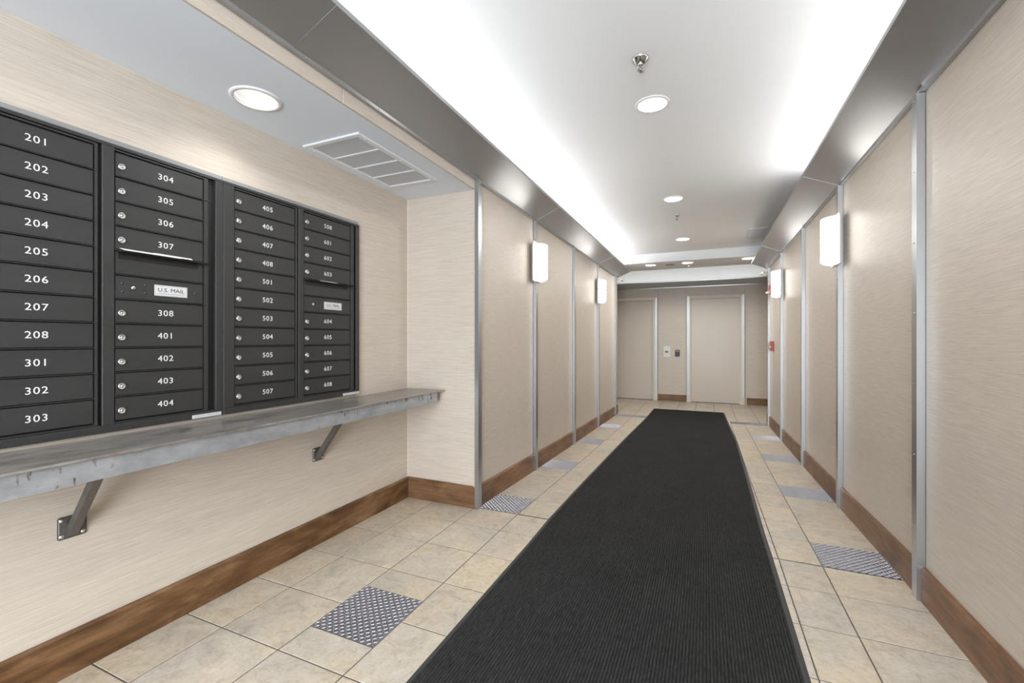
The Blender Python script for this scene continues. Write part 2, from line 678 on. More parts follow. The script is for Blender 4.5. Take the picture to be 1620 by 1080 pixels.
# pale corner beads in the alcove
bm = bmn()
box(bm, XA, XA + .004, YE - .004, YE, .14, ZA)
box(bm, XL - .0095, XL - .003, YE - .006, YE - .001, .14, ZA)
obj('corner_bead', bm, M['bead'], we)

# aluminium posts over the panel joints
tn = [0]


def trim_name():
    tn[0] += 1
    return 'trim_%d' % tn[0]


def post(side, y, k):
    bm = bmn()
    zb = fz(y)
    if side == 'L':
        xc, xw, s = -1.355, XL, 1
    else:
        xc, xw, s = .815, XR, -1
    # channel: return leg towards the camera, broad screwed flange, far return leg
    t = .003
    fw = .047
    box(bm, min(xw, xc), max(xw, xc), y, y + t, zb, 2.143)
    box(bm, min(xc, xc - s * t), max(xc, xc - s * t), y + t, y + fw, zb, 2.143)
    box(bm, min(xw, xc - s * t), max(xw, xc - s * t), y + fw - t, y + fw, zb, 2.143)
    o = struct(trim_name(), bm, M['alu'])
    z = 2.120
    while z > .05:
        bm = bmn()
        lathe(bm, [(0, .0022), (.003, .0016), (.0042, 0)], (xc, y + fw * .52, z), 'X' if s > 0 else '-X', 8)
        obj('screw', bm, M['screw'], o)
        z -= .302


for k, y in enumerate(POST_L):
    post('L', y, k)
for k, y in enumerate(POST_R):
    post('R', y, k)


# baseboards ---------------------------------------------------------------
def sloped_board(parent, x0, x1, y0, y1, m, h=.145):
    """board following the floor slope; x0<x1; the visible top edge is chamfered"""
    face_right = x1 < 0
    bm = bmn()
    n_ = max(1, int((y1 - y0) / .3))
    prev = None
    for i in range(n_ + 1):
        y = y0 + (y1 - y0) * i / n_
        z = fz(y)
        if face_right:
            p = [(x0, z), (x1, z), (x1, z + h - .008), (x1 - .006, z + h), (x0, z + h)]
        else:
            p = [(x1, z), (x0, z), (x0, z + h - .008), (x0 + .006, z + h), (x1, z + h)]
        cur = [bm.verts.new((a, y, b)) for a, b in p]
        if prev:
            for k in range(5):
                bm.faces.new((prev[k], prev[(k + 1) % 5], cur[(k + 1) % 5], cur[k]))
        else:
            bm.faces.new(cur)
        prev = cur
    bm.faces.new(prev[::-1])
    return obj('board', bm, m, parent)


def base_root(name):
    o = bpy.data.objects.new(name, None)
    o['kind'] = 'structure'
    o.empty_display_size = .05
    col.objects.link(o)
    return o


bl = base_root('baseboard_left')
seg = [POST_L[0] + .047] + [v for y in POST_L[1:] for v in (y, y + .047)]
for a, b in zip(seg[::2], seg[1::2]):
    sloped_board(bl, XL, XL + .014, a, b, M['wood_y'])
sloped_board(bl, XL, XL + .014, POST_L[-1] + .047, 7.60, M['wood_y'])
br_ = base_root('baseboard_right')
sloped_board(br_, XR - .016, XR, -3, POST_R[0], M['wood_y'])
seg = [POST_R[0] + .047] + [v for y in POST_R[1:] for v in (y, y + .047)]
for a, b in zip(seg[::2], seg[1::2]):
    sloped_board(br_, XR - .016, XR, a, b, M['wood_y'])
sloped_board(br_, XR - .016, XR, POST_R[-1] + .047, 7.575, M['wood_y'])
bm = bmn()
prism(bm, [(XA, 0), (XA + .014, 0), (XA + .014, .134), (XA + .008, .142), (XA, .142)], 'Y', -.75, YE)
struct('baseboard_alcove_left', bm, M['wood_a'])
bm = bmn()
prism(bm, [(YE, 0), (YE - .014, 0), (YE - .014, .136), (YE - .009, .143), (YE, .143)], 'X', XA + .014, XL + .004)
struct('baseboard_alcove_end', bm, M['wood_x'])
bb = base_root('baseboard_back')
zb = fz(9)
for a, b in ((-.925, -.335), (.71, 2.4)):
    bm = bmn()
    prism(bm, [(YB, zb), (YB - .014, zb), (YB - .014, zb + .125), (YB - .009, zb + .132), (YB, zb + .132)], 'X', a, b)
    obj('board', bm, M['wood_x'], bb)
for a, b in ((-3.2, -1.53), (1.0, 2.4)):
    bm = bmn()
    y = 7.58
    box(bm, a, b, y, y + .014, zb, zb + .14)
    obj('board', bm, M['wood_x'], bb)

# ------------------------------------------------------------------ slanted metal cove trims
LIPX, LIPZ, BOTZ = .205, 2.246, 2.149


def cove(side, cuts, yend, splices):
    o = base_root(trim_name())
    s = 1 if side == 'L' else -1
    xw = XL if side == 'L' else XR
    xb = xw + s * .02
    xl = xw + s * (LIPX + .02)
    for a, b in zip(cuts, cuts[1:]):
        bm = bmn()
        # wall flange, slanted face, turned-up lip; sheet 2 mm thick
        prof = [(xw, BOTZ - .004), (xw + s * .018, BOTZ - .004), (xb, BOTZ + .010), (xl, LIPZ), (xl + s * .002, LIPZ + .016),
                (xl, LIPZ + .016), (xl - s * .002, LIPZ + .003), (xb, BOTZ + .0135), (xw + s * .015, BOTZ), (xw, BOTZ)]
        prism(bm, prof, 'Y', a + .0008, b - .0008)
        obj('metal_sheet', bm, M['trim'], o)
    for y in splices:
        bm = bmn()
        d = Vector((xl - xb, 0, LIPZ - BOTZ - .010)).normalized()
        nrm = Vector((d.z * s, 0, -d.x * s)) * .0013
        if nrm.z > 0:
            nrm = -nrm
        p0, p1 = Vector((xb, 0, BOTZ + .010)), Vector((xl, 0, LIPZ))
        prof = [(p0.x, p0.z), (p1.x, p1.z), (p1.x + nrm.x, p1.z + nrm.z), (p0.x + nrm.x, p0.z + nrm.z)]
        prism(bm, prof, 'Y', y, y + .095)
        obj('splice_strip', bm, M['trim'], o)
    y = cuts[0] + .2
    while y < yend:
        bm = bmn()
        lathe(bm, [(0, .0022), (.003, .0016), (.0042, 0)], (xw + s * .0195, y, BOTZ + .002), 'X' if s > 0 else '-X', 8)
        obj('screw', bm, M['screw'], o)
        y += .4
    return o


cove('L', [-3, -1.25, 1.145, 3.66, 6.10, 7.57], 7.4, [1.145, 3.66, 6.10])
cove('R', [-3, -1.25, 1.16, 3.66, 6.13, 7.52], 7.4, [1.16, 3.66, 6.13])
o = base_root(trim_name())
for a, b in zip([-3.2, -1.35, .10, 1.3, 2.4], [-1.35, .10, 1.3, 2.4]):
    bm = bmn()
    bz = 2.166
    lz = bz + .09
    prof = [(YB, bz - .004), (YB - .018, bz - .004), (YB - .02, bz + .010), (YB - .225, lz), (YB - .227, lz + .016),
            (YB - .225, lz + .016), (YB - .223, lz + .003), (YB - .02, bz + .0135), (YB - .015, bz), (YB, bz)]
    prism(bm, prof, 'X', a + .0008, b - .0008)
    obj('metal_sheet', bm, M['trimx'], o)

# back wall covering, in panels round the two doors
D1 = (-1.87, -.968)      # left door opening between casings
D2 = (-.300, .620)
DT = 1.965
for dims in ((-3.2, -1.93, YB, YB + .068, -.2, 2.18), (-1.93, -.906, YB, YB + .068, DT + .02, 2.18),
             (-.906, -.361, YB, YB + .068, -.2, 2.18), (-.361, .681, YB, YB + .068, DT + .02, 2.18),
             (.681, 2.4, YB, YB + .068, -.2, 2.18)):
    panel(wb, dims)


def lift_door(num, x0, x1, slab0, slab1):
    o = base_root('door_%d' % num)
    bm = bmn()
    box(bm, slab0 - .004, slab1 + .004, YB + .040, YB + .066, zb + .006, 1.926, bev=.001)
    obj('door_leaf', bm, M['door'], o)
    bm = bmn()
    box(bm, x0, slab0, YB - .03, YB + .066, zb, 1.925)
    box(bm, slab1, x1, YB - .03, YB + .066, zb, 1.925)
    box(bm, x0, x1, YB - .03, YB + .066, 1.925, DT)
    box(bm, x0 - .01, x1 + .01, YB - .036, YB + .012, DT, DT + .018)
    obj('door_frame', bm, M['jamb'], o)
    for a in (x0 - .055, x1):
        bm = bmn()
        box(bm, a, a + .055, YB - .036, YB + .012, zb + .13, DT + .02, bev=.002)
        obj('casing', bm, M['casing'], o)
        bm = bmn()
        box(bm, a - .002, a + .057, YB - .034, YB + .012, zb, zb + .13, bev=.002)
        obj('casing_foot', bm, M['jamb'], o)
    return o


lift_door(1, D1[0], D1[1], -1.84, -1.0)
lift_door(2, D2[0], D2[1], -.279, .592)

# ------------------------------------------------------------------ mat
mat = thing('floor_mat', 'long charcoal ribbed entrance mat running down the tiled corridor', 'mat', (-.29, 4.5, 0))
MY = [-1.6, 1.2, 1.7, 2.2, 2.575, 2.9, 3.2, 3.7, 4.1, 4.5, 5.0, 5.5, 5.8, 6.3, 6.8, 7.3, 7.8, 8.33]


def edge(t, pts):
    for (a, va), (b, vb) in zip(pts, pts[1:]):
        if t <= b:
            return va + (vb - va) * (t - a) / (b - a)
    return pts[-1][1]


ML = [(-2, -.887), (2.2, -.883), (3.2, -.899), (4.26, -.906), (5.5, -.90), (8.33, -.868)]
MR = [(-2, .309), (2.9, .310), (4.1, .328), (5.8, .340), (7.3, .310), (8.33, .284)]
NR = 104
prof = []     # (t across 0..1, height, material)
bw = .020
prof.append((0.0, 0.0))
prof.append((.004, .0035))
prof.append((bw - .001, .0050))
Wd = 1.195
for k in range(NR):
    a = bw + (Wd - 2 * bw) * k / NR
    p = (Wd - 2 * bw) / NR
    prof += [(a, .0048), (a + p * .22, .0085), (a + p * .68, .0085), (a + p * .9, .0048)]
prof += [(Wd - bw + .001, .0050), (Wd - .004, .0035), (Wd, 0.0)]
for part in (0, 1):
    bm = bmn()
    prev = None
    for y in MY:
        l, r = edge(y, ML), edge(y, MR)
        cur = [bm.verts.new((l + (r - l) * t / Wd, y, fz(y) + h)) for t, h in prof]
        if prev:
            for i in range(len(prof) - 1):
                if y < .2 and False:
                    continue
                inner = 2 <= i < len(prof) - 4
                if inner == bool(part):
                    f = bm.faces.new((prev[i], prev[i + 1], cur[i + 1], cur[i]))
                    if part:
                        k = (i - 3) % 4
                        f.material_index = 0 if k in (0, 1, 2) else 1
        prev = cur
    if part == 0:
        y = 8.33
        l, r = edge(y, ML), edge(y, MR)
        a = [bm.verts.new(p) for p in ((l, y, fz(y) + .005), (r, y, fz(y) + .005), (r, y + .02, fz(y)), (l, y + .02, fz(y)))]
        bm.faces.new(a)
        bmesh.ops.delete(bm, geom=[v for v in bm.verts if not v.link_faces], context='VERTS')
        obj('rubber_border', bm, M['rubber'], mat)
    else:
        bmesh.ops.delete(bm, geom=[v for v in bm.verts if not v.link_faces], context='VERTS')
        obj('ribbed_pile', bm, [M['mat'], M['mat_groove']], mat)

# ------------------------------------------------------------------ downlights
def downlight(x, y, z, label, power, wide=True):
    t = thing('recessed_downlight', label, 'ceiling light', (x, y, z), 'recessed downlights')
    bm = bmn()
    lathe(bm, [(.0965, .0), (.0955, -.004), (.080, -.006), (.0785, -.003), (.0785, .004)], (x, y, z), seg=40)
    obj('trim_ring', bm, M['canwhite'], t)
    bm = bmn()
    lathe(bm, [(.0780, -.002), (.0775, .004), (.0765, .0045)], (x, y, z), seg=40)
    obj('shadow_ring', bm, M['ventback'], t)
    bm = bmn()
    prof = [(.0765, .004)]
    for k in range(5):
        r = .0765 - .004 * (k + 1)
        h = .004 + .016 * (k + 1)
        prof += [(r + .0015, h - .001), (r, h)]
    prof += [(.045, .088), (0, .088)]
    lathe(bm, prof, (x, y, z), seg=40)
    obj('reflector', bm, M['reflector'], t)
    bm = bmn()
    lathe(bm, [(0, .052), (.022, .055), (.036, .066), (.038, .086)], (x, y, z), seg=24)
    obj('lamp', bm, M['lamp'], t)
    d = bpy.data.lights.new('downlight_bulb', 'SPOT')
    d.energy = power
    d.spot_size = math.radians(125 if wide is None else 168)
    d.spot_blend = .3 if wide else 1.0
    d.shadow_soft_size = .05
    d.color = (1, .98, .95)
    o = bpy.data.objects.new('downlight_bulb', d)
    o.location = (x, y, z + (.045 if wide is None else .006))
    col.objects.link(o)
    o.parent = t
    o.matrix_parent_inverse = Matrix.Translation(-Vector(t.location))
    return t


for (x, y), lb in zip(LIGHTS_C, ['nearest white recessed downlight in the corridor ceiling, beyond the larger sprinkler',
                                 'middle white recessed downlight in the corridor ceiling, before the small sprinkler',
                                 'farthest recessed downlight in the corridor ceiling, beside the square grille']):
    downlight(x, y, ZC, lb, P_CAN * (1 + .42 * max(0, y - 2)))
downlight(LIGHT_A[0], LIGHT_A[1], ZA, 'white recessed downlight in the low ceiling above the mailboxes', P_CAN * .8, None)
for (x, y), lb in zip(LIGHTS_B, ['recessed downlight in the corridor ceiling directly above the camera', 'recessed downlight in the corridor ceiling behind the camera']):
    downlight(x, y, ZC, lb, P_CAN * .7)
downlight(LIGHT_A2[0], LIGHT_A2[1], ZA, 'second recessed downlight of the alcove, outside the photo to the left', P_CAN * .8, None)
for (x, y), lb in zip(LIGHTS_L, ['leftmost recessed downlight in the lobby ceiling by the far doors',
                                 'recessed downlight in the lobby ceiling beside the far sprinkler',
                                 'rightmost recessed downlight in the lobby ceiling, by the trim end']):
    downlight(x, y, ZL, lb, P_CAN * 1.7)


# ------------------------------------------------------------------ sprinklers
def sprinkler(x, y, z, label, k=1.0):
    t = thing('ceiling_sprinkler', label, 'sprinkler', (x, y, z), 'pendent ceiling sprinklers')
    bm = bmn()
    lathe(bm, [(.034 * k, 0), (.033 * k, -.006 * k), (.026 * k, -.010 * k), (.024 * k, -.016 * k), (.015 * k, -.018 * k), (0, -.018 * k)], (x, y, z), seg=20)
    obj('escutcheon', bm, M['chrome'], t)
    bm = bmn()
    lathe(bm, [(.010 * k, -.018 * k), (.010 * k, -.028 * k), (.005 * k, -.030 * k), (.004 * k, -.05 * k), (0, -.05 * k)], (x, y, z), seg=12)
    for s in (-1, 1):
        tube(bm, (x + s * .009 * k, y, z - .026 * k), (x + s * .010 * k, y, z - .04 * k), .0018 * k, 6)
        tube(bm, (x + s * .010 * k, y, z - .04 * k), (x, y, z - .052 * k), .0018 * k, 6)
    obj('frame', bm, M['chrome'], t)
    bm = bmn()
    lathe(bm, [(.004 * k, -.050 * k), (.014 * k, -.053 * k), (.0145 * k, -.0545 * k), (0, -.055 * k)], (x, y, z), seg=12)
    obj('deflector', bm, M['chrome'], t)
    return t


sprinkler(-.293, 2.225, ZC, 'chrome sprinkler head in the ceiling nearest the camera', 1.15)
sprinkler(-.293, 5.19, ZC, 'small chrome sprinkler between the second and third corridor downlights', .9)
sprinkler(-.258, 7.68, ZL, 'farthest sprinkler head, under the lobby ceiling', .8)

# round speaker grille in the lobby ceiling
t = thing('ceiling_speaker', 'small grey round speaker grille between two lobby ceiling downlights', 'speaker', (-.54, 7.64, ZL))
bm = bmn()
lathe(bm, [(.07, 0), (.068, -.006), (.055, -.008)], (-.54, 7.64, ZL), seg=24)
obj('rim', bm, M['edge'], t)
bm = bmn()
for r in (.012, .024, .036, .048):
    lathe(bm, [(r, -.004), (r, -.007), (r + .006, -.007), (r + .006, -.004)], (-.54, 7.64, ZL), seg=20)
lathe(bm, [(.055, -.003), (0, -.003)], (-.54, 7.64, ZL), seg=20)
obj('grille', bm, M['ventback'], t)

# square ceiling register near the far right
t = thing('ceiling_register', 'small square white air register in the corridor ceiling by the right trim', 'vent', (.575, 6.40, ZC))
bm = bmn()
x0, x1, y0, y1 = .475, .685, 6.15, 6.66
for q in ((x0, x1, y0, y0 + .03), (x0, x1, y1 - .03, y1), (x0, x0 + .03, y0 + .03, y1 - .03), (x1 - .03, x1, y0 + .03, y1 - .03)):
    box(bm, *q, ZC - .008, ZC - .0005)
obj('frame', bm, M['vent'], t)
bm = bmn()
box(bm, x0 + .028, x1 - .028, y0 + .028, y1 - .028, ZC - .0025, ZC - .0005)
obj('backing', bm, M['ventback'], t)
for k in range(7):
    bm = bmn()
    yy = y0 + .06 + k * .066
    vs = box(bm, x0 + .03, x1 - .03, -.014, .014, -.0008, .0008)
    xform(bm, vs, Matrix.Translation((0, yy, ZC - .006)) @ Matrix.Rotation(math.radians(-18), 4, 'X'))
    obj('slat', bm, M['vent'], t)

# long return grille in the alcove ceiling
vx0, vx1, vy0, vy1 = -1.872, -1.507, 1.625, 2.298
t = thing('ceiling_vent', 'long white louvred return vent in the alcove ceiling', 'vent', ((vx0 + vx1) / 2, (vy0 + vy1) / 2, ZA))
bm = bmn()
f_ = .030
for q in ((vx0, vx1, vy0, vy0 + f_), (vx0, vx1, vy1 - f_, vy1), (vx0, vx0 + f_, vy0 + f_, vy1 - f_), (vx1 - f_, vx1, vy0 + f_, vy1 - f_)):
    box(bm, *q, ZA - .010, ZA - .0005, bev=.0025)
obj('frame', bm, M['vent'], t)
bm = bmn()
box(bm, vx0 + f_, vx1 - f_, vy0 + f_, vy1 - f_, ZA - .0018, ZA - .0006)
obj('backing', bm, M['ventback'], t)
L_ = (vy1 - vy0 - 2 * f_)
for k in range(1, 4):
    bm = bmn()
    yy = vy0 + f_ + L_ * k / 4
    box(bm, vx0 + f_, vx1 - f_, yy - .006, yy + .006, ZA - .0088, ZA - .002)
    obj('crossbar', bm, M['vent'], t)
nb = 24
for k in range(nb):
    bm = bmn()
    xx = vx0 + f_ + (vx1 - vx0 - 2 * f_) * (k + .5) / nb
    vs = box(bm, -.0042, .0042, vy0 + f_, vy1 - f_, -.0006, .0006)
    xform(bm, vs, Matrix.Translation((xx, 0, ZA - .0055)) @ Matrix.Rotation(math.radians(8), 4, 'Y'))
    obj('blade', bm, M['vent'], t)
for x in (vx0 + .015, vx1 - .015):
    for y in (vy0 + .06, (vy0 + vy1) / 2, vy1 - .06):
        bm = bmn()
        lathe(bm, [(0, -.0125), (.004, -.012), (.0045, -.010)], (x, y, ZA), seg=8)
        obj('screw', bm, M['vent'], t)


# ------------------------------------------------------------------ sconces
def sconce(side, y, label):
    s = 1 if side == 'L' else -1
    xw = -1.355 if s > 0 else .815
    yc = y + .018
    t = thing('wall_sconce', label, 'sconce', (xw, yc, 1.61), 'white wall sconces')
    bm = bmn()
    a, b = xw, xw + s * .012
    box(bm, min(a, b), max(a, b), yc - .118, yc + .118, 1.607, 1.948, bev=.001)
    obj('backplate', bm, M['sconce_plate'], t)

    def ell(z, k=1.0, seg=18):
        out = []
        for i in range(seg + 1):
            th = -PI / 2 + PI * i / seg
            out.append((xw + s * (.012 + .082 * k * math.cos(th)), yc + .103 * k * math.sin(th), z))
        return out

    def shell(levels, mname, m, thick=None):
        bm = bmn()
        rings = [[bm.verts.new(p) for p in ell(z, k)] for z, k in levels]
        for r0, r1 in zip(rings, rings[1:]):
            for i in range(len(r0) - 1):
                f = bm.faces.new((r0[i], r0[i + 1], r1[i + 1], r1[i]))
                f.smooth = True
        bm.faces.new(rings[0])
        bm.faces.new(rings[-1])
        return obj(mname, bm, m, t)
    z0, z1 = 1.625, 1.925
    Hh = z1 - z0
    cuts = [z1 - Hh * f for f in (0, .45, .616, .78, .94)]
    shell([(cuts[0], .985), (cuts[0] - .006, 1.0), (cuts[1] + .001, 1.0)], 'shade', M['shade'])
    for k in range(1, 4):
        shell([(cuts[k] - .0015, 1.0), (cuts[k + 1] + .0015, 1.0)], 'shade', M['shade'])
    shell([(cuts[4] - .0015, 1.0), (cuts[4] - .008, .99), (z0 - .004, .80), (z0 - .010, .5)], 'shade', M['shade'])
    for k in range(1, 5):
        kk = 1.015
        shell([(cuts[k] + .0020, kk), (cuts[k] - .0024, kk)], 'band', M['bandm'])
    bm = bmn()
    lathe(bm, [(.008, -.010), (.008, -.016), (.004, -.020), (0, -.021)], (xw + s * .02, yc, z0), seg=10)
    obj('finial', bm, M['sconce_plate'], t)
    return t


sconce('L', POST_L[1], 'white glass sconce on the left wall nearer the mailboxes, on the second post')
sconce('L', POST_L[3], 'white glass sconce farther along the left wall, on the fourth post')
sconce('R', POST_R[1], 'largest white glass sconce, on the right wall nearest the camera')
sconce('R', POST_R[3], 'white glass sconce farther along the right wall, above the red alarm')

# ------------------------------------------------------------------ shelf
SY0 = .10
sh = thing('wall_shelf', 'long steel ledge with galvanised apron under the mailboxes', 'shelf', (-1.77, 1.3, .70))
bm = bmn()
box(bm, XA + .001, -1.613, SY0, YE - .003, .757, .764, bev=.0008)
obj('shelf_top', bm, M['steel_top'], sh)
bm = bmn()
prism(bm, [(-1.624, .757), (-1.628, .757), (-1.628, .697), (-1.66, .697), (-1.66, .693), (-1.624, .693)], 'Y', SY0, 2.478)
obj('apron', bm, M['galv'], sh)
for y in (.757, 1.772):
    bm = bmn()
    box(bm, XA, XA + .005, y - .037, y + .037, .449, .522, bev=.004)
    b = obj('bracket_plate', bm, M['raw'], sh)
    for dy in (-.027, .027):
        for dz in (-.026, .026):
            bm = bmn()
            lathe(bm, [(0, .003), (.004, .0028), (.0065, .0)], (XA + .005, y + dy, .4855 + dz), 'X', 10)
            obj('bolt', bm, M['screw'], b)
    bm = bmn()
    p0, p1 = Vector((XA + .004, y, .470)), Vector((-1.70, y, .757))
    d = p1 - p0
    vs = box(bm, -.0125, .0125, -.0125, .0125, -.006, d.length)
    q = Matrix(((d.normalized().z, 0, d.normalized().x, 0), (0, 1, 0, 0), (-d.normalized().x, 0, d.normalized().z, 0), (0, 0, 0, 1)))
    xform(bm, vs, Matrix.Translation(p0) @ q)
    bmesh.ops.bisect_plane(bm, geom=bm.verts[:] + bm.edges[:] + bm.faces[:], plane_co=(XA + .004, 0, 0), plane_no=(-1, 0, 0), clear_outer=True)
    bmesh.ops.bisect_plane(bm, geom=bm.verts[:] + bm.edges[:] + bm.faces[:], plane_co=(0, 0, .757), plane_no=(0, 0, 1), clear_outer=True)
    obj('brace', bm, M['raw'], sh)

# ------------------------------------------------------------------ mailboxes
PITCH = .0867
ZROW = [1.7227 - PITCH * k for k in range(11)]
XF = -1.905          # frame face
XD = -1.9085         # door face
TROT = (PI / 2, 0, PI / 2)


def bank(y0, y1, cols, label, labstrip):
    t = thing('mailbox_bank', label, 'mailbox', (XA, (y0 + y1) / 2, .775), 'wall mailbox banks')
    zt, zbm = 1.789, .779
    bm = bmn()
    box(bm, XA, -1.919, y0 + .004, y1 - .004, zbm + .002, zt - .002)
    obj('backing', bm, M['boxdark'], t)
    bm = bmn()
    box(bm, XA, -1.914, y0, y1, zt, zt + .018)
    obj('edge_strip', bm, M['edge'], t)
    bm = bmn()
    ztd = ZROW[0] + PITCH / 2 + .001
    zbd = ZROW[-1] - PITCH / 2 + .001
    box(bm, XA, XF, y0, y1, ztd + .010, zt, bev=.0012)          # head
    box(bm, XA, XF, y0, y1, zbm, zbd - .008, bev=.0012)         # sill
    # uprights
    edges = [y0] + [v for c in cols for v in (c['d0'] - .004, c['g1'])] + [y1]
    for a, b in zip(edges[::2], edges[1::2]):
        box(bm, XA, XF, a, b, zbd - .008, ztd + .010, bev=.0012)
    for c in cols:                                             # inner thin frame round each column
        box(bm, XA, XF - .001, c['d0'] - .0035, c['s1'] + .0002, ztd + .001, ztd + .006)
        box(bm, XA, XF - .001, c['d0'] - .0035, c['s1'] + .0002, zbd - .006, zbd - .002)
        box(bm, XA, XF - .001, c['s0'], c['s1'], zbd - .002, ztd + .001)
    obj('frame', bm, M['box'], t)
    for c in cols:
        nums = c['nums']
        d0, d1 = c['d0'], c['d1']
        nb_ = 0
        for r in range(11):
            z = ZROW[r]
            slot = c.get('slot') and r == 4
            mail = c.get('slot') and r == 5
            bm = bmn()
            box(bm, XA + .006, XD, d0, d1, z - PITCH / 2 + .0045, z + PITCH / 2 - .0030, bev=.001)
            if slot:
                p = obj('blank_panel', bm, M['box'], t)
            elif mail:
                p = obj('service_panel', bm, M['box'], t)
            else:
                p = obj('mailbox_door', bm, M['box'], t)
            # rail under the door
            if r < 10:
                bm = bmn()
                zr = z - PITCH / 2 + .001
                box(bm, XA + .006, XF + .0012, d0 - .003, c['s1'] + .001, zr - .0010, zr + .0014, bev=.0006)
                obj('rail', bm, M['box'], t)
            if slot:
                # deep black slot with a projecting lip across the top of the blank panel
                bm = bmn()
                zs = z + PITCH / 2 - .006
                box(bm, XD - .002, XD + .0006, d0 + .008, d1 - .02, zs - .024, zs + .004)
                obj('mail_slot', bm, M['boxdark'], t)
                bm = bmn()
                vs = prism(bm, [(XD - .001, zs + .006), (XD + .020, zs - .001), (XD + .021, zs + .002), (XD - .001, zs + .010)], 'Y', d0 - .002, c['s1'] + .004)
                for v in bm.verts:                              # mitred ends
                    if v.co.x > XD + .01:
                        v.co.y += .010 if v.co.y < (d0 + d1) / 2 else -.010
                h = obj('slot_hood', bm, M['boxdark'], t)
                if c['slot'] == 'sticker':
                    bm = bmn()
                    a, b = d0 + .30 * (d1 - d0), d0 + .66 * (d1 - d0)
                    v = [bm.verts.new(q) for q in ((XD + .0192, a, zs + .0034), (XD + .0192, b, zs + .0034), (XD + .004, b, zs + .0091), (XD + .004, a, zs + .0091))]
                    w2 = [bm.verts.new(q.co + Vector((.0002, 0, .0006))) for q in v]
                    bm.faces.new(w2)
                    bm.faces.new(v[::-1])
                    for i in range(4):
                        bm.faces.new((v[i], v[(i + 1) % 4], w2[(i + 1) % 4], w2[i]))
                    obj('paper_strip', bm, M['plaque'], h)
                continue
            if mail:
                W = d1 - d0
                zc = z + .0005
                for fy, dz in ((.068, .014), (.068, -.016), (.305, .014), (.305, -.016), (.895, 0.0)):
                    bm = bmn()
                    lathe(bm, [(0, .0028), (.003, .0022), (.0050, 0)], (XD, d0 + W * fy, zc + dz), 'X', 10)
                    obj('rivet', bm, M['box'], p)
                bm = bmn()
                lathe(bm, [(0, .0015), (.0085, .0015), (.009, 0)], (XD, d0 + W * .18, zc), 'X', 16, mat=1)
                lathe(bm, [(0, .0035), (.006, .003), (.007, .0012)], (XD, d0 + W * .18, zc), 'X', 16)
                box(bm, XD + .003, XD + .0037, d0 + W * .18 - .005, d0 + W * .18 + .005, zc - .0008, zc + .0008, mat=1)
                obj('arrow_lock', bm, [M['lock'], M['boxdark']], p)
                bm = bmn()
                a, b = d0 + W * .405, d0 + W * .795
                box(bm, XD, XD + .0012, a, b, zc - .0205, zc + .0205, bev=.0004)
                q = obj('plaque', bm, M['plaque'], p)
                bm = bmn()
                for e in ((a + .003, b - .003, zc + .0172, zc + .0178), (a + .003, b - .003, zc - .0178, zc - .0172),
                          (a + .003, a + .0036, zc - .0172, zc + .0172), (b - .0036, b - .003, zc - .0172, zc + .0172),
                          (a + .010, b - .010, zc - .0120, zc - .0108)):
                    box(bm, XD + .0012, XD + .00135, *e)
                me = mesh('border_line', bm, M['ink'])
                link('border_line', me, q) if False else None
                o2 = link('lettering', text_mesh('U.S. MAIL', .0215, M['ink'], 1.08, .0002), p, (XD + .0014, (a + b) / 2, zc + .002), TROT)
                o2['label'] = 'black lettering reading U.S. MAIL'
                o3 = link('border_line', me, p)
                continue
            num = nums[nb_]
            nb_ += 1
            o2 = link('number', text_mesh(num, .0315, M['number'], 1.08, .0003, 1.12, .0), p, (XD + .0003, c['cn'], z), TROT)
            o2['label'] = 'white number ' + num
            if c.get('lock') is not None:
                bm = bmn()
                yl, zl = c['lock'], z - .006
                lathe(bm, [(.0112, 0), (.0112, .004), (.0105, .0065), (.0085, .0072), (.0080, .0066), (0, .0068)], (XD, yl, zl), 'X', 20)
                lathe(bm, [(.0045, .0066), (.0043, .0078), (0, .008)], (XD, yl, zl), 'X', 12)
                box(bm, XD + .008, XD + .0084, yl - .0005, yl + .0005, zl - .0028, zl + .0028, mat=1)
                obj('lock', bm, [M['lock'], M['boxdark']], p)
    if labstrip:
        a, b = labstrip
        bm = bmn()
        box(bm, XF, XF + .0012, a, b, zbm + .002, zbm + .0165)
        q = obj('label_strip', bm, M['plaque'], t)
        bm = bmn()
        mid = (a + b) / 2
        for k in range(4):
            zz = zbm + .0055 + k * .0028
            y = a + .008
            while y < b - .012:
                ln = random.uniform(.003, .009)
                if not (mid - .006 < y + ln / 2 < mid + .002):
                    box(bm, XF + .0012, XF + .0013, y, min(y + ln, b - .008), zz - .0004, zz + .0004)
                y += ln + .002
        obj('fine_print', bm, M['edge'], q, kind='stuff')
    return t


cA = dict(d0=.528, d1=.806, s0=.809, s1=.8165, g1=.829, cn=.667, nums=['201', '202', '203', '204', '205', '206', '207', '208', '301', '302', '303'], lock=.545)
cB = dict(d0=.868, d1=1.164, s0=1.167, s1=1.183, g1=1.215, cn=1.0265, nums=['304', '305', '306', '307', '308', '401', '402', '403', '404'], lock=.8845, slot='letter')
bank(.455, 1.246, [cA, cB], 'left black mailbox bank, doors 201 to 404, with letters in its slot', (1.120, 1.237))
cC = dict(d0=1.300, d1=1.611, s0=1.614, s1=1.624, g1=1.632, cn=1.4600, nums=['405', '406', '407', '408', '501', '502', '503', '504', '505', '506', '507'], lock=1.3155)
cD = dict(d0=1.667, d1=1.991, s0=1.994, s1=2.018, g1=2.038, cn=1.826, nums=['508', '601', '602', '603', '604', '605', '606', '607', '608'], lock=1.6835, slot='sticker')
bank(1.248, 2.063, [cC, cD], 'right black mailbox bank, doors 405 to 608, nearer the alcove corner', (1.932, 2.060))

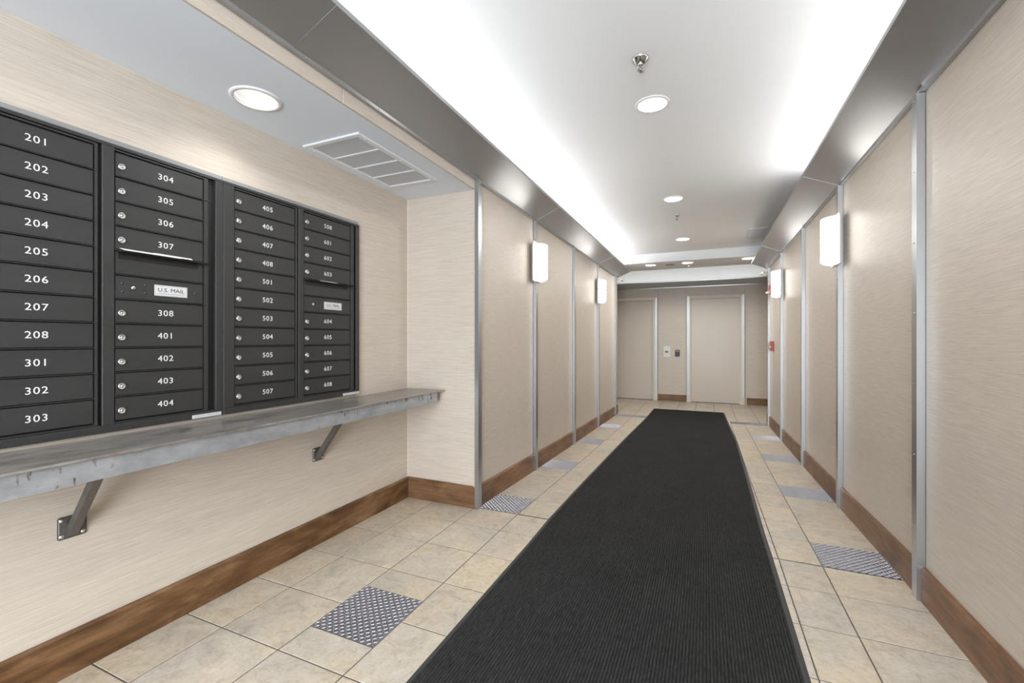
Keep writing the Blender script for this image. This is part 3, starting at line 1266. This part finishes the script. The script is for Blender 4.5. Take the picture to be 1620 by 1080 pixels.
# letters lying on the lip of the outgoing slot
zs = ZROW[4] + PITCH / 2 - .006
for k, (a, b, lb) in enumerate(((.880, 1.075, 'white envelope lying on the outgoing slot lip below door 307, longer one'),
                                (.985, 1.118, 'white envelope lying on the outgoing slot lip below door 307, shorter right one'))):
    bm = bmn()
    z = zs + .0105 + k * .0016
    prism(bm, [(XD - .0005, z + .0032), (XD + .0185, z - .0042), (XD + .0187, z - .0030), (XD - .0005, z + .0044)], 'Y', a, b)
    for v in bm.verts:
        if v.co.x > XD + .01:
            v.co.y += .006 if v.co.y < (a + b) / 2 else -.004
    tag(obj('envelope', bm, M['paper']), lb, 'letter', 'envelopes on the mail slot')

# ------------------------------------------------------------------ small wall fittings
t = thing('fire_alarm_pull', 'red manual fire alarm pull station on the right wall between the last posts', 'fire alarm', (XR, 6.98, 1.0))
bm = bmn()
box(bm, XR - .035, XR, 6.93, 7.05, .955, 1.085, bev=.004)
obj('housing', bm, M['red'], t)
bm = bmn()
box(bm, XR - .045, XR - .035, 6.95, 7.03, .995, 1.02, bev=.002)
obj('handle', bm, M['plastic'], t)
t = thing('alarm_strobe', 'red and white alarm strobe half hidden behind the far right sconce', 'alarm', (XR, 7.02, 1.75))
bm = bmn()
box(bm, XR - .045, XR, 6.95, 7.08, 1.73, 1.86, bev=.005)
obj('housing', bm, M['red'], t)
bm = bmn()
prism(bm, [(XR - .045, 1.735), (XR - .085, 1.745), (XR - .085, 1.77), (XR - .045, 1.785)], 'Y', 6.975, 7.055)
obj('strobe_lens', bm, M['plastic'], t)
for s, x, y, z, lb in ((1, -1.382, 7.545, 2.098, 'small white wall sprinkler box on the left wall end'), (-1, .845, 7.525, 2.085, 'small white wall sprinkler box on the right wall end')):
    t = thing('sidewall_sprinkler', lb, 'sprinkler', (x, y, z), 'sidewall sprinkler boxes')
    bm = bmn()
    a, b = x, x + s * .075
    box(bm, min(a, b), max(a, b), y - .03, y + .03, z - .035, z + .035, bev=.004)
    obj('housing', bm, M['plastic'], t)
    bm = bmn()
    lathe(bm, [(.022, 0), (.020, .008), (.011, .012), (.009, .028), (.016, .030), (.016, .034), (0, .035)], (x + s * .075, y, z), 'X' if s > 0 else '-X', 14)
    obj('nozzle', bm, M['chrome'], t)
t = thing('call_station', 'white lift call plate with a small display on the far wall', 'switch plate', (-.73, YB, .87))
bm = bmn()
box(bm, -.797, -.668, YB - .012, YB, .752, .983, bev=.003)
obj('plate', bm, M['plastic'], t)
bm = bmn()
box(bm, -.765, -.70, YB - .015, YB - .012, .845, .885)
obj('display', bm, M['edge'], t)
bm = bmn()
box(bm, -.762, -.742, YB - .0165, YB - .015, .85, .88)
obj('button', bm, M['black'], t)
t = thing('card_reader', 'black card reader between the lift call plate and the right door', 'card reader', (-.53, YB, .84))
bm = bmn()
box(bm, -.574, -.488, YB - .03, YB, .775, .905, bev=.008)
obj('housing', bm, M['black'], t)
bm = bmn()
box(bm, -.562, -.500, YB - .0315, YB - .03, .865, .893)
obj('bezel', bm, M['edge'], t)
